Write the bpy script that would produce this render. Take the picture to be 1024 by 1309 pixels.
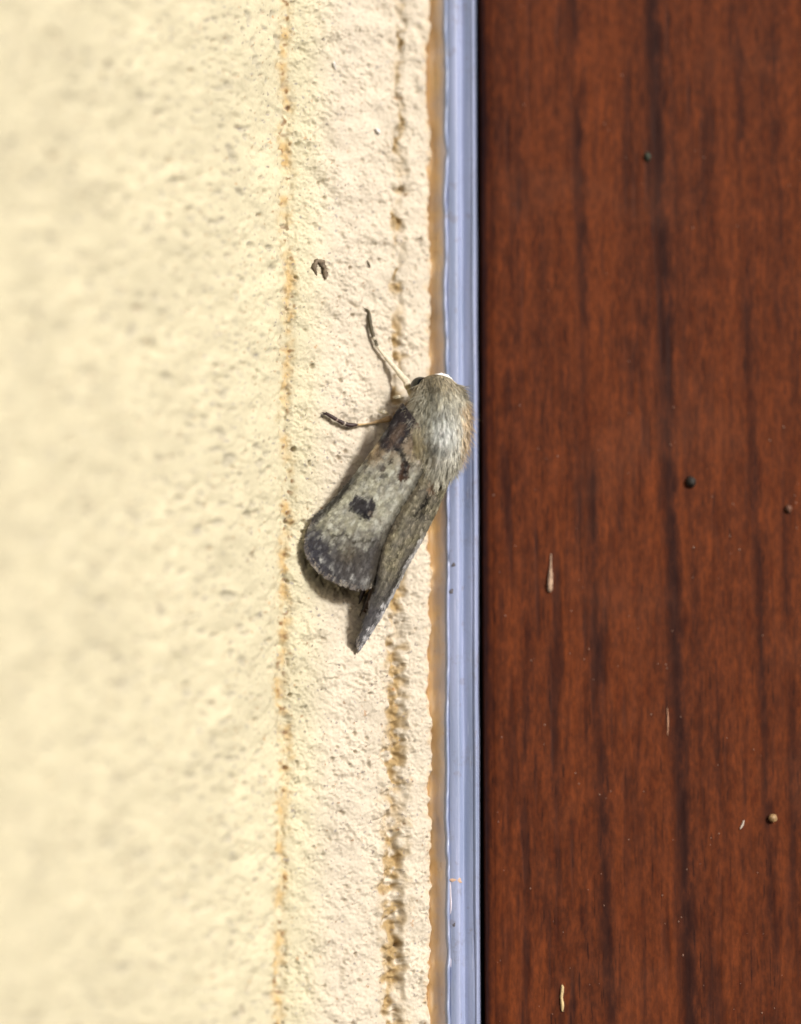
import bpy, math, random
import numpy as np
from mathutils import Vector, Matrix

# ------------------------------------------------------------------ start
for o in list(bpy.data.objects):
    bpy.data.objects.remove(o, do_unlink=True)
scene = bpy.context.scene
COL = scene.collection
RNG = np.random.default_rng(11)
random.seed(11)

# All lengths below are millimetres; MM turns them into metres on linking.
MM = 0.001
D = 300.0                    # camera distance, mm
PXMM = 18.0                  # photograph pixels per mm at the moth
F = D * PXMM
PITCH = math.radians(5.0)    # camera looks slightly up the wall

# ------------------------------------------------------------------ camera
fwd = np.array([0.0, math.cos(PITCH), math.sin(PITCH)])
upv = np.array([0.0, -math.sin(PITCH), math.cos(PITCH)])
CAM = -D * fwd
cam = bpy.data.cameras.new('camera')
camo = bpy.data.objects.new('camera', cam)
COL.objects.link(camo)
camo.location = Vector(CAM * MM)
camo.rotation_euler = (math.radians(90) + PITCH, 0, 0)
cam.sensor_fit = 'VERTICAL'
cam.sensor_height = 36.0
cam.lens = 36.0 * F / 1309.0
cam.clip_start = 0.01
cam.clip_end = 50.0
cam.dof.use_dof = True
cam.dof.focus_distance = (D - 2.1) * MM
cam.dof.aperture_fstop = cam.lens / 15.5
scene.camera = camo

# ------------------------------------------------------------------ light
L = np.array([0.86, -1.0, 0.52]); L /= np.linalg.norm(L)
w = bpy.data.worlds.new('World'); scene.world = w
w.use_nodes = True
wn = w.node_tree.nodes; wl = w.node_tree.links
bg = wn['Background']
sky = wn.new('ShaderNodeTexSky')
sky.sky_type = 'NISHITA'
sky.sun_disc = False
sky.sun_elevation = math.asin(L[2])
sky.sun_rotation = math.atan2(L[0], L[1])
sky.air_density = 0.4
sky.dust_density = 8.0
sky.ozone_density = 0.0
wl.new(sky.outputs[0], bg.inputs[0])
bg.inputs[1].default_value = 0.055
sun = bpy.data.lights.new('sun', 'SUN')
sun.energy = 3.4
sun.angle = math.radians(9.0)
sun.color = (1.0, 0.965, 0.91)
suno = bpy.data.objects.new('sun', sun)
suno.rotation_euler = Vector(L).to_track_quat('Z', 'Y').to_euler()
COL.objects.link(suno)
vs = scene.view_settings
vs.view_transform = 'Standard'
vs.look = 'None'
vs.exposure = 0.23
vs.gamma = 1.0

# ------------------------------------------------------------------ helpers
def at(px, py, y):
    """point (mm) at depth y seen at a pixel of the photograph (vectorised)"""
    px = np.asarray(px, float); py = np.asarray(py, float); y = np.asarray(y, float)
    a = (px - 512.0) / F; b = (654.5 - py) / F
    dx = a; dy = fwd[1] + b * upv[1]; dz = fwd[2] + b * upv[2]
    t = (y - CAM[1]) / dy
    return np.stack(np.broadcast_arrays(dx * t, y, CAM[2] + dz * t), -1)

def lin(c):
    c = np.asarray(c, float) / 255.0
    return np.where(c <= 0.04045, c / 12.92, ((c + 0.055) / 1.055) ** 2.4)

def fftnoise(h, w_, lo, hi, seed, aniso=1.0):
    """band-passed noise, features between lo and hi cells, unit variance"""
    r = np.random.default_rng(seed)
    n = np.fft.rfft2(r.standard_normal((h, w_)))
    fy = np.fft.fftfreq(h)[:, None] * aniso; fx = np.fft.rfftfreq(w_)[None, :]
    f = np.sqrt(fx * fx + fy * fy)
    n *= np.exp(-(f * lo) ** 2) * (1 - np.exp(-(f * hi) ** 2))
    o = np.fft.irfft2(n, s=(h, w_))
    return o / o.std()

def sstep(a, b, x):
    t = np.clip((x - a) / (b - a), 0, 1)
    return t * t * (3 - 2 * t)

def mesh_np(name, verts, faces, mat=None, parent=None, col=None, smooth=True, attrs=None):
    """verts (n,3) in mm, faces (m,k) of one size or a list; one mesh object"""
    me = bpy.data.meshes.new(name)
    v = np.asarray(verts, float) * MM
    if isinstance(faces, np.ndarray):
        k = faces.shape[1]; m = faces.shape[0]
        me.vertices.add(len(v)); me.vertices.foreach_set('co', v.astype(np.float32).ravel())
        me.loops.add(m * k); me.loops.foreach_set('vertex_index', faces.astype(np.int32).ravel())
        me.polygons.add(m)
        me.polygons.foreach_set('loop_start', (np.arange(m) * k).astype(np.int32))
        me.polygons.foreach_set('loop_total', np.full(m, k, np.int32))
        me.update(calc_edges=True)
    else:
        me.from_pydata([tuple(p) for p in v], [], faces)
    me.polygons.foreach_set('use_smooth', np.full(len(me.polygons), smooth))
    if col is not None:
        a = me.color_attributes.new('Col', 'FLOAT_COLOR', 'POINT')
        c = np.ones((len(v), 4), np.float32); c[:, :3] = col
        a.data.foreach_set('color', c.ravel())
    if attrs:
        for n_, val in attrs.items():
            a = me.attributes.new(n_, 'FLOAT', 'POINT')
            a.data.foreach_set('value', np.asarray(val, np.float32).ravel())
    me.update()
    o = bpy.data.objects.new(name, me)
    if mat: me.materials.append(mat)
    if parent is not None:
        o.parent = parent
        o.matrix_parent_inverse = parent.matrix_world.inverted() if False else Matrix.Translation(-parent.location)
    COL.objects.link(o)
    return o

def grid_faces(nr, nc, flip=False):
    i = np.arange(nr - 1)[:, None] * nc + np.arange(nc - 1)[None, :]
    f = np.stack([i, i + 1, i + nc + 1, i + nc], -1).reshape(-1, 4)
    return f[:, ::-1].copy() if flip else f

def empty(name, loc_mm, label=None, cat=None, group=None):
    o = bpy.data.objects.new(name, None)
    o.empty_display_size = 0.002
    o.location = Vector(np.asarray(loc_mm, float) * MM)
    COL.objects.link(o)
    return tag(o, label, cat, group)

def tag(o, label=None, cat=None, group=None, kind=None):
    if label: o['label'] = label
    if cat: o['category'] = cat
    if group: o['group'] = group
    if kind: o['kind'] = kind
    return o

class NT:
    """small node-tree writer"""
    def __init__(s, name):
        s.m = bpy.data.materials.new(name); s.m.use_nodes = True
        s.t = s.m.node_tree; s.b = s.t.nodes['Principled BSDF']
    def n(s, typ, **kw):
        nd = s.t.nodes.new(typ)
        for k, v in kw.items():
            setattr(nd, k, v)
        return nd
    def l(s, a, b): s.t.links.new(a, b)
    def math(s, op, a, b=None, c=None):
        nd = s.n('ShaderNodeMath', operation=op)
        for i, x in enumerate((a, b, c)):
            if x is None: continue
            if isinstance(x, (int, float)): nd.inputs[i].default_value = x
            else: s.l(x, nd.inputs[i])
        return nd.outputs[0]
    def mix(s, fac, a, b, mode='MIX'):
        nd = s.n('ShaderNodeMix', data_type='RGBA', blend_type=mode)
        for i, x in ((0, fac), (6, a), (7, b)):
            if isinstance(x, (int, float)): nd.inputs[i].default_value = x
            elif isinstance(x, (tuple, list, np.ndarray)): nd.inputs[i].default_value = tuple(x)[:3] + (1,)
            else: s.l(x, nd.inputs[i])
        return nd.outputs[2]
    def noise(s, vec, scale, detail=3, rough=0.55, dist=0.0):
        nd = s.n('ShaderNodeTexNoise')
        nd.inputs['Scale'].default_value = scale; nd.inputs['Detail'].default_value = detail
        nd.inputs['Roughness'].default_value = rough; nd.inputs['Distortion'].default_value = dist
        s.l(vec, nd.inputs['Vector'])
        return nd.outputs[0]
    def ramp(s, x, a, b, ca=0.0, cb=1.0):
        nd = s.n('ShaderNodeMapRange', interpolation_type='SMOOTHSTEP')
        nd.inputs[1].default_value = a; nd.inputs[2].default_value = b
        nd.inputs[3].default_value = ca; nd.inputs[4].default_value = cb
        s.l(x, nd.inputs[0])
        return nd.outputs[0]
    def pos(s, sx=1000.0, sy=1000.0, sz=1000.0):
        """object-space position in mm"""
        tc = s.n('ShaderNodeTexCoord')
        mp = s.n('ShaderNodeMapping')
        mp.inputs['Scale'].default_value = (sx, sy, sz)
        s.l(tc.outputs['Object'], mp.inputs['Vector'])
        return mp.outputs[0]
    def bump(s, h, dist, strength=1.0):
        nd = s.n('ShaderNodeBump')
        nd.inputs['Distance'].default_value = dist; nd.inputs['Strength'].default_value = strength
        s.l(h, nd.inputs['Height']); s.l(nd.outputs[0], s.b.inputs['Normal'])
    def set(s, **kw):
        for k, v in kw.items():
            i = s.b.inputs[k.replace('_', ' ')]
            if isinstance(v, (int, float)): i.default_value = v
            elif isinstance(v, (tuple, list, np.ndarray)): i.default_value = tuple(v)[:3] + (1,)
            else: s.l(v, i)

def attr_material(name, rough=0.85, spec=0.2, grain=6.0, amt=0.25, bump=0.0):
    t = NT(name)
    a = t.n('ShaderNodeVertexColor'); a.layer_name = 'Col'
    p = t.pos()
    n1 = t.noise(p, grain, 2)
    v = t.ramp(n1, 0.25, 0.75, 1.0 - amt, 1.0 + amt)
    cc = t.n('ShaderNodeVectorMath', operation='SCALE')
    t.l(a.outputs[0], cc.inputs[0]); t.l(v, cc.inputs[3])
    t.set(Base_Color=cc.outputs[0], Roughness=rough)
    t.b.inputs['Specular IOR Level'].default_value = spec
    if bump: t.bump(n1, bump)
    return t.m

# ------------------------------------------------------------------ layout of the wall (pixels at mid height)
TAN_STRIP = math.tan(math.radians(25))
TAN_FACE = math.tan(math.radians(51))
CREASE = 362.0
def wall_y(px):
    px = np.asarray(px, float)
    yc = -(500 - CREASE) / PXMM * TAN_STRIP
    return np.where(px < CREASE, yc - (CREASE - px) / PXMM * TAN_FACE, -(500 - px) / PXMM * TAN_STRIP)

ZLO, ZHI = -50.0, 50.0
def slant(x, z):             # the corner, the trim and the panel are not quite parallel
    return x * (1.0 - 0.021 * z / 36.0)

# ------------------------------------------------------------------ materials of the setting
def stucco_material():
    t = NT('painted_stucco')
    p = t.pos()
    a = t.n('ShaderNodeVertexColor'); a.layer_name = 'Col'
    big = t.noise(p, 0.16, 3)
    mid = t.noise(p, 1.1, 3)
    fine = t.noise(p, 5.0, 4, 0.65)
    v = t.math('ADD', t.ramp(big, 0.3, 0.7, -0.05, 0.05), t.ramp(fine, 0.3, 0.7, 0.93, 1.05))
    cc = t.n('ShaderNodeVectorMath', operation='SCALE')
    t.l(a.outputs[0], cc.inputs[0]); t.l(v, cc.inputs[3])
    # sand grains showing through the paint
    grain = t.math('MULTIPLY', t.ramp(t.noise(p, 2.6, 1), 0.69, 0.75), t.ramp(mid, 0.4, 0.6, 0.2, 0.75))
    c2 = t.mix(grain, cc.outputs[0], lin((132, 124, 120)))
    rust = t.math('MULTIPLY', t.ramp(t.noise(p, 1.7, 2), 0.70, 0.77), 0.55)
    c3 = t.mix(rust, c2, lin((176, 128, 84)))
    t.set(Base_Color=c3, Roughness=0.8)
    t.b.inputs['Specular IOR Level'].default_value = 0.25
    t.bump(fine, 0.00004, 0.7)
    return t.m

def wood_material():
    t = NT('mahogany_veneer')
    p = t.pos()
    sx = t.n('ShaderNodeSeparateXYZ'); t.l(p, sx.inputs[0])
    X, Z = sx.outputs[0], sx.outputs[2]
    def stretch(kx, kz, off):
        m = t.n('ShaderNodeMapping'); m.inputs['Scale'].default_value = (kx, kx, kz)
        m.inputs['Location'].default_value = (off, off * .7, off * 1.3)
        t.l(p, m.inputs[0]); return m.outputs[0]
    wav = t.noise(stretch(0.12, 0.05, 3.1), 1.0, 3)
    wob = t.math('MULTIPLY', t.math('SUBTRACT', wav, 0.5), 2.2)
    soft = t.noise(stretch(0.42, 0.035, 9.0), 1.0, 4, 0.6, 0.4)
    fine = t.noise(stretch(3.2, 0.16, 1.0), 1.0, 3, 0.6)
    mott = t.noise(stretch(1.3, 0.45, 5.0), 1.0, 4, 0.65)
    col = t.mix(t.ramp(soft, 0.32, 0.68), lin((68, 33, 18)), lin((101, 50, 24)))
    col = t.mix(t.ramp(mott, 0.45, 0.78, 0, 0.6), col, lin((124, 60, 27)))
    col = t.mix(t.ramp(mott, 0.5, 0.24, 0, 0.55), col, lin((70, 33, 26)))
    grit = t.noise(stretch(3.0, 1.2, 15.0), 1.0, 3, 0.7)
    col = t.mix(t.ramp(grit, 0.36, 0.66, 0, 0.4), col, lin((64, 32, 20)))
    col = t.mix(t.ramp(grit, 0.6, 0.36, 0, 0.22), col, lin((132, 66, 32)))
    dark = lin((38, 20, 18))
    # pores: short dark dashes along the grain, denser in bands
    d1 = t.noise(stretch(0.95, 0.085, 21.0), 1.0, 2, 0.5)
    band = t.ramp(t.noise(stretch(0.22, 0.02, 40.0), 1.0, 2), 0.34, 0.58)
    dash = t.math('MULTIPLY', t.ramp(d1, 0.53, 0.68), t.math('MULTIPLY', band, 0.62))
    col = t.mix(dash, col, dark)
    d2 = t.noise(stretch(1.7, 0.16, 77.0), 1.0, 2, 0.5)
    col = t.mix(t.math('MULTIPLY', t.ramp(d2, 0.56, 0.74), 0.5), col, dark)
    # named growth lines
    lines = [(859, 22, 10.0, 0.95, 0.34), (884, 25, 5, 0.4, 0.5), (757, 22, 7.0, 0.85, 0.50), (706, 8, 4.0, 0.45, 0.58),
             (966, 20, 5.0, 0.7, 0.52), (1003, 12, 6.0, 0.6, 0.52), (812, 10, 4.0, 0.35, 0.56),
             (1050, 12, 8.0, 0.7, 0.45), (1120, 16, 7.0, 0.8, 0.4), (1190, 10, 6.0, 0.7, 0.5), (668, 6, 4.0, 0.35, 0.55)]
    for i, (px, sl, hw, st, thr) in enumerate(lines):
        x0 = (px - 512) / PXMM * 1.008
        # slope: pixels gained from mid to bottom
        lx = t.math('SUBTRACT', X, t.math('ADD', t.math('MULTIPLY', Z, -sl / PXMM / 36.0), x0))
        lx = t.math('ADD', lx, t.math('MULTIPLY', wob, 0.35))
        lx = t.math('ADD', lx, t.math('MULTIPLY', t.math('SUBTRACT', mott, 0.5), 1.1))
        dd = t.math('ABSOLUTE', lx)
        m = t.ramp(dd, hw / PXMM * 1.9, hw / PXMM * 0.1)
        br = t.ramp(t.noise(stretch(0.5, 0.12, 100.0 + 13 * i), 1.0, 3), thr - 0.14, thr + 0.06, 0.12, 1.0)
        col = t.mix(t.math('MULTIPLY', t.math('MULTIPLY', m, t.math('MULTIPLY', br, t.ramp(mott, 0.72, 0.4, 0.62, 1.0))), st), col, dark)
    col = t.mix(t.ramp(fine, 0.35, 0.7, 0.0, 0.22), col, lin((60, 32, 24)))
    pore = t.noise(stretch(6.5, 0.5, 300.0), 1.0, 1, 0.5)
    col = t.mix(t.math('MULTIPLY', t.ramp(pore, 0.64, 0.72), t.ramp(soft, 0.7, 0.35, 0.15, 0.8)), col, lin((34, 17, 14)))
    haze_ = t.ramp(t.noise(p, 0.11, 4, 0.6), 0.5, 0.75, 0, 0.10)
    col = t.mix(haze_, col, lin((120, 80, 62)))
    t.set(Base_Color=col, Roughness=t.ramp(mott, 0.3, 0.7, 0.36, 0.6))
    t.b.inputs['Specular IOR Level'].default_value = 0.10
    h = t.math('ADD', t.math('MULTIPLY', dash, -0.6), t.math('MULTIPLY', fine, 0.4))
    t.bump(h, 0.00006, 0.6)
    return t.m

def pvc_material():
    t = NT('bluish_plastic')
    p = t.pos(1000, 1000, 1000)
    m = t.n('ShaderNodeMapping'); m.inputs['Scale'].default_value = (1.6, 1.6, 0.08)
    t.l(p, m.inputs[0])
    st = t.noise(m.outputs[0], 1.0, 4, 0.6)
    sp = t.noise(p, 1.2, 2)
    fine = t.noise(p, 4.0, 3)
    col = t.mix(t.ramp(st, 0.3, 0.7), lin((126, 139, 170)), lin((148, 158, 192)))
    col = t.mix(t.ramp(sp, 0.62, 0.74, 0, 0.35), col, lin((120, 112, 118)))
    grime = t.math('MULTIPLY', t.ramp(t.noise(p, 0.35, 5, 0.7), 0.52, 0.72), t.ramp(t.noise(p, 3.5, 3, 0.7), 0.4, 0.65))
    col = t.mix(t.math('MULTIPLY', grime, 0.45), col, lin((112, 104, 98)))
    m2 = t.n('ShaderNodeMapping'); m2.inputs['Scale'].default_value = (7.0, 7.0, 0.22); m2.inputs['Rotation'].default_value = (0, 0.03, 0)
    t.l(p, m2.inputs[0])
    scuff = t.ramp(t.noise(m2.outputs[0], 1.0, 2), 0.66, 0.74)
    col = t.mix(t.math('MULTIPLY', scuff, 0.4), col, lin((196, 202, 226)))
    t.set(Base_Color=col, Roughness=t.ramp(fine, 0.3, 0.7, 0.30, 0.5))
    t.b.inputs['Specular IOR Level'].default_value = 0.5
    t.bump(t.math('ADD', t.math('MULTIPLY', st, 0.6), fine), 0.00003, 0.6)
    return t.m

def caulk_material():
    t = NT('orange_sealant')
    p = t.pos()
    n1 = t.noise(p, 0.5, 4, 0.6)
    n2 = t.noise(p, 2.2, 3)
    sx = t.n('ShaderNodeSeparateXYZ'); t.l(p, sx.inputs[0])
    edge = t.ramp(t.math('ADD', sx.outputs[0], t.math('MULTIPLY', n1, 0.9)), 2.7, 3.7)   # the sealant thins out over the trim
    col = t.mix(t.ramp(n1, 0.3, 0.7), lin((250, 220, 168)), lin((246, 222, 192)))
    col = t.mix(edge, col, lin((206, 200, 214)))
    col = t.mix(t.ramp(n2, 0.62, 0.75, 0, 0.4), col, lin((196, 144, 96)))
    t.set(Base_Color=col, Roughness=0.5)
    t.bump(n2, 0.00006, 0.5)
    return t.m

M_STUCCO = stucco_material(); M_WOOD = wood_material(); M_PVC = pvc_material(); M_CAULK = caulk_material()

# ------------------------------------------------------------------ stucco wall
def build_wall():
    root = empty('stucco_wall', (0, 0, ZLO), 'cream yellow stucco wall with rough painted plaster left of the plastic trim', 'wall')
    px = np.concatenate([np.arange(-330, 300, 3.0), np.arange(300, 352, 1.6), np.arange(352, 556, 1.05)])
    dz = 0.062
    z = np.arange(ZLO, ZHI, dz)
    nz, nx = len(z), len(px)
    PX, ZZ = np.meshgrid(px, z)
    # noise maps on a uniform grid of 1.05 px cells, sampled at px
    wcols = int((556 + 330) / 1.05) + 2
    ci = (px + 330) / 1.05
    i0 = np.floor(ci).astype(int); fr = ci - i0
    def samp(n): return n[:, i0] * (1 - fr) + n[:, np.minimum(i0 + 1, wcols - 1)] * fr
    def fn(lo, hi, seed, an=1.0): return samp(fftnoise(nz, wcols, lo, hi, seed, an))
    a = fn(13, 40, 1); b = fn(6, 14, 2); c = fn(3.5, 7, 3); g = fn(22, 90, 4)
    lo1 = fn(120, 600, 5)
    ridg = 1 - np.abs(fn(8, 26, 6))           # crinkled paint
    ridg2 = 1 - np.abs(fn(5, 13, 7))
    pits = np.clip(fn(10, 24, 8) - 1.5, 0, 1.6)
    pits2 = np.clip(fn(7, 16, 9) - 1.9, 0, 1.2)
    face = 1 - sstep(330, 395, PX)
    relief = (0.042 * a + 0.026 * b + 0.015 * c + 0.055 * g + 0.04 * ridg + 0.02 * ridg2
              - 0.20 * pits * (1 + 0.9 * face) - 0.12 * pits2)
    fpit = np.clip(np.maximum(fn(20, 44, 18, 0.8), fn(13, 30, 30) - 0.1) - 1.25, 0, 1.4) * face * sstep(-1.4, 0.5, fn(70, 240, 23))
    patch = 0.78 + 0.24 * np.clip(fn(45, 160, 19), -1.6, 1.6)
    cr1 = np.exp(-(fn(9, 30, 26) / 0.13) ** 2) * sstep(0.1, 1.0, fn(16, 60, 27))
    cr2 = np.exp(-(fn(6, 18, 28) / 0.15) ** 2) * sstep(0.2, 1.1, fn(12, 40, 29))
    relief -= 0.10 * cr1 + 0.07 * cr2
    relief *= (1.0 - 0.3 * face) * patch
    relief += 0.05 * fn(30, 110, 17) * (1 - 0.4 * face)
    relief -= 0.2 * fpit
    # base planes with a soft inner corner
    y = wall_y(PX)
    cz = 1.0 * (ZZ / 36.0)
    # crease line with dirt
    cw = CREASE + 2.0 + 2.4 * lo1 + 1.6 * fn(40, 130, 55) + 1.2 * b
    crease = np.exp(-((PX - cw) / 7.0) ** 2)
    relief -= crease * (0.16 + 0.10 * np.clip(g, -1, 1.5))
    # rounded shoulder right of the crease
    relief += 0.10 * np.exp(-((PX - 378) / 9.0) ** 2) * (0.6 + 0.4 * lo1)
    # long groove, shallow at the top, deep and wide at the bottom
    dn = np.clip((36 - ZZ) / 72, 0, 1)        # 0 top .. 1 bottom
    broken = sstep(-0.9, 0.6, fn(60, 300, 12, 0.6) + (dn - 0.35) * 2.2)
    gc = 509 - 9 * dn + 1.6 * fn(50, 200, 13) + 0.8 * a + 2.2 * fn(18, 70, 16)
    gw = 3.8 + 6.5 * sstep(0.35, 0.9, dn) + 1.2 * fn(30, 120, 14)
    gw = np.clip(gw + 1.0 * fn(12, 40, 57), 2.2, 15)
    gq = np.exp(-(np.abs(PX - gc) / gw) ** 3.0)
    relief -= gq * (0.10 + 0.17 * broken + 0.14 * sstep(0.4, 0.9, dn))
    relief += gq * 0.12 * np.clip(fn(10, 40, 24), -1.4, 2.4) * (0.5 + 0.5 * broken)     # crumbs in the groove
    # proud plaster lip at the edge, then the drop down to the sealant
    lip = sstep(0, 8, PX - (gc + gw)) * (1 - sstep(538, 556, PX))
    relief += lip * (0.20 + 0.10 * sstep(0.4, 0.9, dn))
    edge = 547.5 + 2.2 * fn(50, 400, 15, 1.0) + 0.35 * a + 0.9 * fn(12, 44, 58)
    relief -= 1.0 * sstep(0, 6.5, PX - edge)
    # normal of the plane (facing right and to the front)
    tn = np.where(PX < CREASE, TAN_FACE, TAN_STRIP)
    il = 1 / np.sqrt(1 + tn * tn)
    nxv, nyv = tn * il, -il
    X = (PX - 512) * (D + y) / F
    X = slant(X + relief * nxv, ZZ)
    Y = y + relief * nyv
    V = np.stack([X, Y, ZZ], -1)
    # paint colours; the yellow-to-pink shift puts each plane's light into the colour
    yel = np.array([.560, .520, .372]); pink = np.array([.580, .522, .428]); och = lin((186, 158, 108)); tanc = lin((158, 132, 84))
    k = sstep(375, 440, PX)[..., None]
    colr = yel * (1 - k) + pink * k
    colr = colr * (1 + 0.03 * np.clip(fn(40, 200, 20), -2, 2))[..., None]
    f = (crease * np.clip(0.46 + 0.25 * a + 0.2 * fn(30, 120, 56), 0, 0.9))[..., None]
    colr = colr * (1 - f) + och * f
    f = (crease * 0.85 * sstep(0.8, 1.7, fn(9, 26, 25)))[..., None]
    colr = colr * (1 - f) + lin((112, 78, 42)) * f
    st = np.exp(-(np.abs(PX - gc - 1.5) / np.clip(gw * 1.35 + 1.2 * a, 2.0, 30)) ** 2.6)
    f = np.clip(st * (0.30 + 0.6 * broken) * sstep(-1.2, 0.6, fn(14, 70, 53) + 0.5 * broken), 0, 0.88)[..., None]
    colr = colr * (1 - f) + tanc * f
    f = (0.55 * sstep(-7, 5, PX - edge + 2.5 * fn(10, 40, 59)))[..., None]
    colr = colr * (1 - f) + lin((196, 168, 128)) * f
    f = (np.clip(pits * (0.25 + 0.45 * face), 0, 0.6))[..., None]      # shade of the pits painted in as grey
    colr = colr * (1 - f) + lin((168, 156, 140)) * f
    f = np.clip(fpit * 0.6, 0, 0.42)[..., None]  # larger face pits: their grey shading is in the colour too
    colr = colr * (1 - f) + lin((140, 136, 130)) * f
    # loose grains of grey and brown sand in the paint
    for sd, th, cl in ((50, 1.9, (138, 134, 136)), (51, 2.15, (150, 116, 84)), (52, 2.3, (98, 90, 84))):
        f = (0.75 * sstep(th, th + 0.6, fn(5, 13, sd)))[..., None]
        colr = colr * (1 - f) + lin(cl) * f
    e1 = int(np.argmin(np.abs(px - 366))); e2 = int(np.argmin(np.abs(px - 521)))
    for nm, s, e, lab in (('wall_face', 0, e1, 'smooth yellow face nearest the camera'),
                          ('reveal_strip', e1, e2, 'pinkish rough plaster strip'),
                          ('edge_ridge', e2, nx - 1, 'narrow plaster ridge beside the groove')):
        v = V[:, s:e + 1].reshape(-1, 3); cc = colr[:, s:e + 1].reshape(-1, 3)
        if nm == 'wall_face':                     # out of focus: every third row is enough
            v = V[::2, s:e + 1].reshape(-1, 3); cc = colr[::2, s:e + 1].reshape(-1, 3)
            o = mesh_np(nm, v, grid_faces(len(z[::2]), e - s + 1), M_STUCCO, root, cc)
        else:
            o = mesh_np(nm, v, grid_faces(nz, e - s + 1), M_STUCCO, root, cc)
        o['label'] = lab
    return root
build_wall()

# ------------------------------------------------------------------ swept trims
def sweep(name, prof, mat, parent=None, dz=0.35, wob=None, label=None):
    """prof: list of (px, y); wob(i, z) -> (dpx, dy) arrays"""
    z = np.arange(ZLO, ZHI + dz, dz); P = np.asarray(prof, float)
    rows = []
    dpx = np.zeros((len(z), len(P))); dy = np.zeros_like(dpx)
    if wob is not None: dpx, dy = wob(z, P)
    pxs = P[None, :, 0] + dpx; ys = P[None, :, 1] + dy
    X = slant((pxs - 512) * (D + ys) / F, z[:, None])
    V = np.stack([X, ys, np.broadcast_to(z[:, None], X.shape)], -1)
    o = mesh_np(name, V.reshape(-1, 3), grid_faces(len(z), len(P)), mat, parent)
    if label: o['label'] = label
    return o

def smooth_prof(pts, n=8):
    """Catmull-Rom through profile points"""
    P = np.asarray(pts, float); out = []
    Q = np.vstack([2 * P[0] - P[1], P, 2 * P[-1] - P[-2]])
    for i in range(1, len(Q) - 2):
        for t in np.linspace(0, 1, n, endpoint=False):
            a, b, c, d = Q[i - 1], Q[i], Q[i + 1], Q[i + 2]
            out.append(0.5 * (2 * b + (c - a) * t + (2 * a - 5 * b + 4 * c - d) * t * t + (3 * b - a - 3 * c + d) * t ** 3))
    out.append(P[-1])
    return np.array(out)

def caulk_wob(z, P):
    n = fftnoise(len(z), 64, 6, 40, 31)[:, :len(P)] if len(P) <= 64 else fftnoise(len(z), len(P), 6, 40, 31)
    n2 = fftnoise(len(z), max(64, len(P)), 20, 200, 32)[:, :len(P)]
    return np.zeros_like(n), 0.02 * n + 0.06 * n2
caulk = sweep('sealant_strip', smooth_prof([(536, 3.6), (543, 2.5), (549, 2.0), (556, 1.74), (562, 1.45), (568, 1.0), (573, 0.72), (577, 0.8), (580, 2.4)], 6),
              M_CAULK, None, 0.16, caulk_wob)
tag(caulk, 'shaded orange brown sealant strip between the plaster edge and the bluish trim', 'sealant')

trim = empty('plastic_trim', at(590, 654, 1.0) * [1, 1, 0] + [0, 0, ZLO], 'pale bluish grey plastic trim strip running beside the brown door panel', 'trim')
def trim_wob(z, P):
    n = fftnoise(len(z), max(64, len(P)), 30, 240, 41)[:, :len(P)]
    return 0.25 * n, 0.015 * n
sweep('trim_body', smooth_prof([(570, 5.5), (570.6, 1.6), (572, 0.72), (577, 0.5), (585, 0.47), (588, 0.66), (590.5, 0.92), (593, 0.97), (598, 0.86), (602, 0.76), (604.2, 0.72)], 6),
      M_PVC, trim, 0.3, trim_wob)
sweep('trim_lip', smooth_prof([(603.0, 1.9), (603.3, 0.9), (604.6, 0.66), (607.5, 0.60), (609.6, 0.85), (610.6, 1.5), (611, 6.5)], 6),
      M_PVC, trim, 0.3, trim_wob, 'thin bright lip along the right edge of the trim')
def bead_wob(z, P):
    n = fftnoise(len(z), 64, 7, 60, 43)[:, 5:6]; m = fftnoise(len(z), 64, 30, 200, 44)[:, 5:6]
    return np.repeat(0.35 * n + 0.7 * m, len(P), 1), np.repeat(0.05 * n, len(P), 1)
sweep('trim_seam', smooth_prof([(567.5, 1.9), (568, 0.95), (570, 0.55), (572.2, 0.5), (574, 0.62), (574.6, 1.2)], 4),
      M_PVC, trim, 0.2, bead_wob, 'wavy raised seam where the trim meets the sealant')
M_SMEAR = NT('smeared_sealant'); M_SMEAR.set(Base_Color=lin((196, 164, 142)), Roughness=0.5)
# sealant smear dragged over the trim near the bottom
def smear(px0, py0, y0, w_, h_, mat, name, parent, seed, th=0.12):
    r = np.random.default_rng(seed)
    n, m = 14, 10
    V = []
    ph = r.uniform(0, 6.28, 4)
    for j in range(m):
        rr = j / (m - 1)
        for i in range(n):
            a = i / n * 2 * math.pi
            e = 1 + 0.22 * math.sin(2 * a + ph[0]) + 0.16 * math.sin(3 * a + ph[1]) + 0.1 * math.sin(5 * a + ph[2])
            V.append(at(px0 + w_ * e * rr * math.cos(a), py0 + h_ * e * rr * math.sin(a), y0 - th * (1 - rr ** 2.2)))
    V = np.array(V); F_ = []
    for j in range(m - 1):
        for i in range(n):
            F_.append((j * n + i, (j + 1) * n + i, (j + 1) * n + (i + 1) % n, j * n + (i + 1) % n))
    return mesh_np(name, V, F_, mat, parent)
s_ = smear(583, 1125, 0.475, 9, 3.2, M_SMEAR.m, 'sealant_smear', trim, 5, 0.04); s_['label'] = 'orange sealant smear across the trim'

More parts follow.
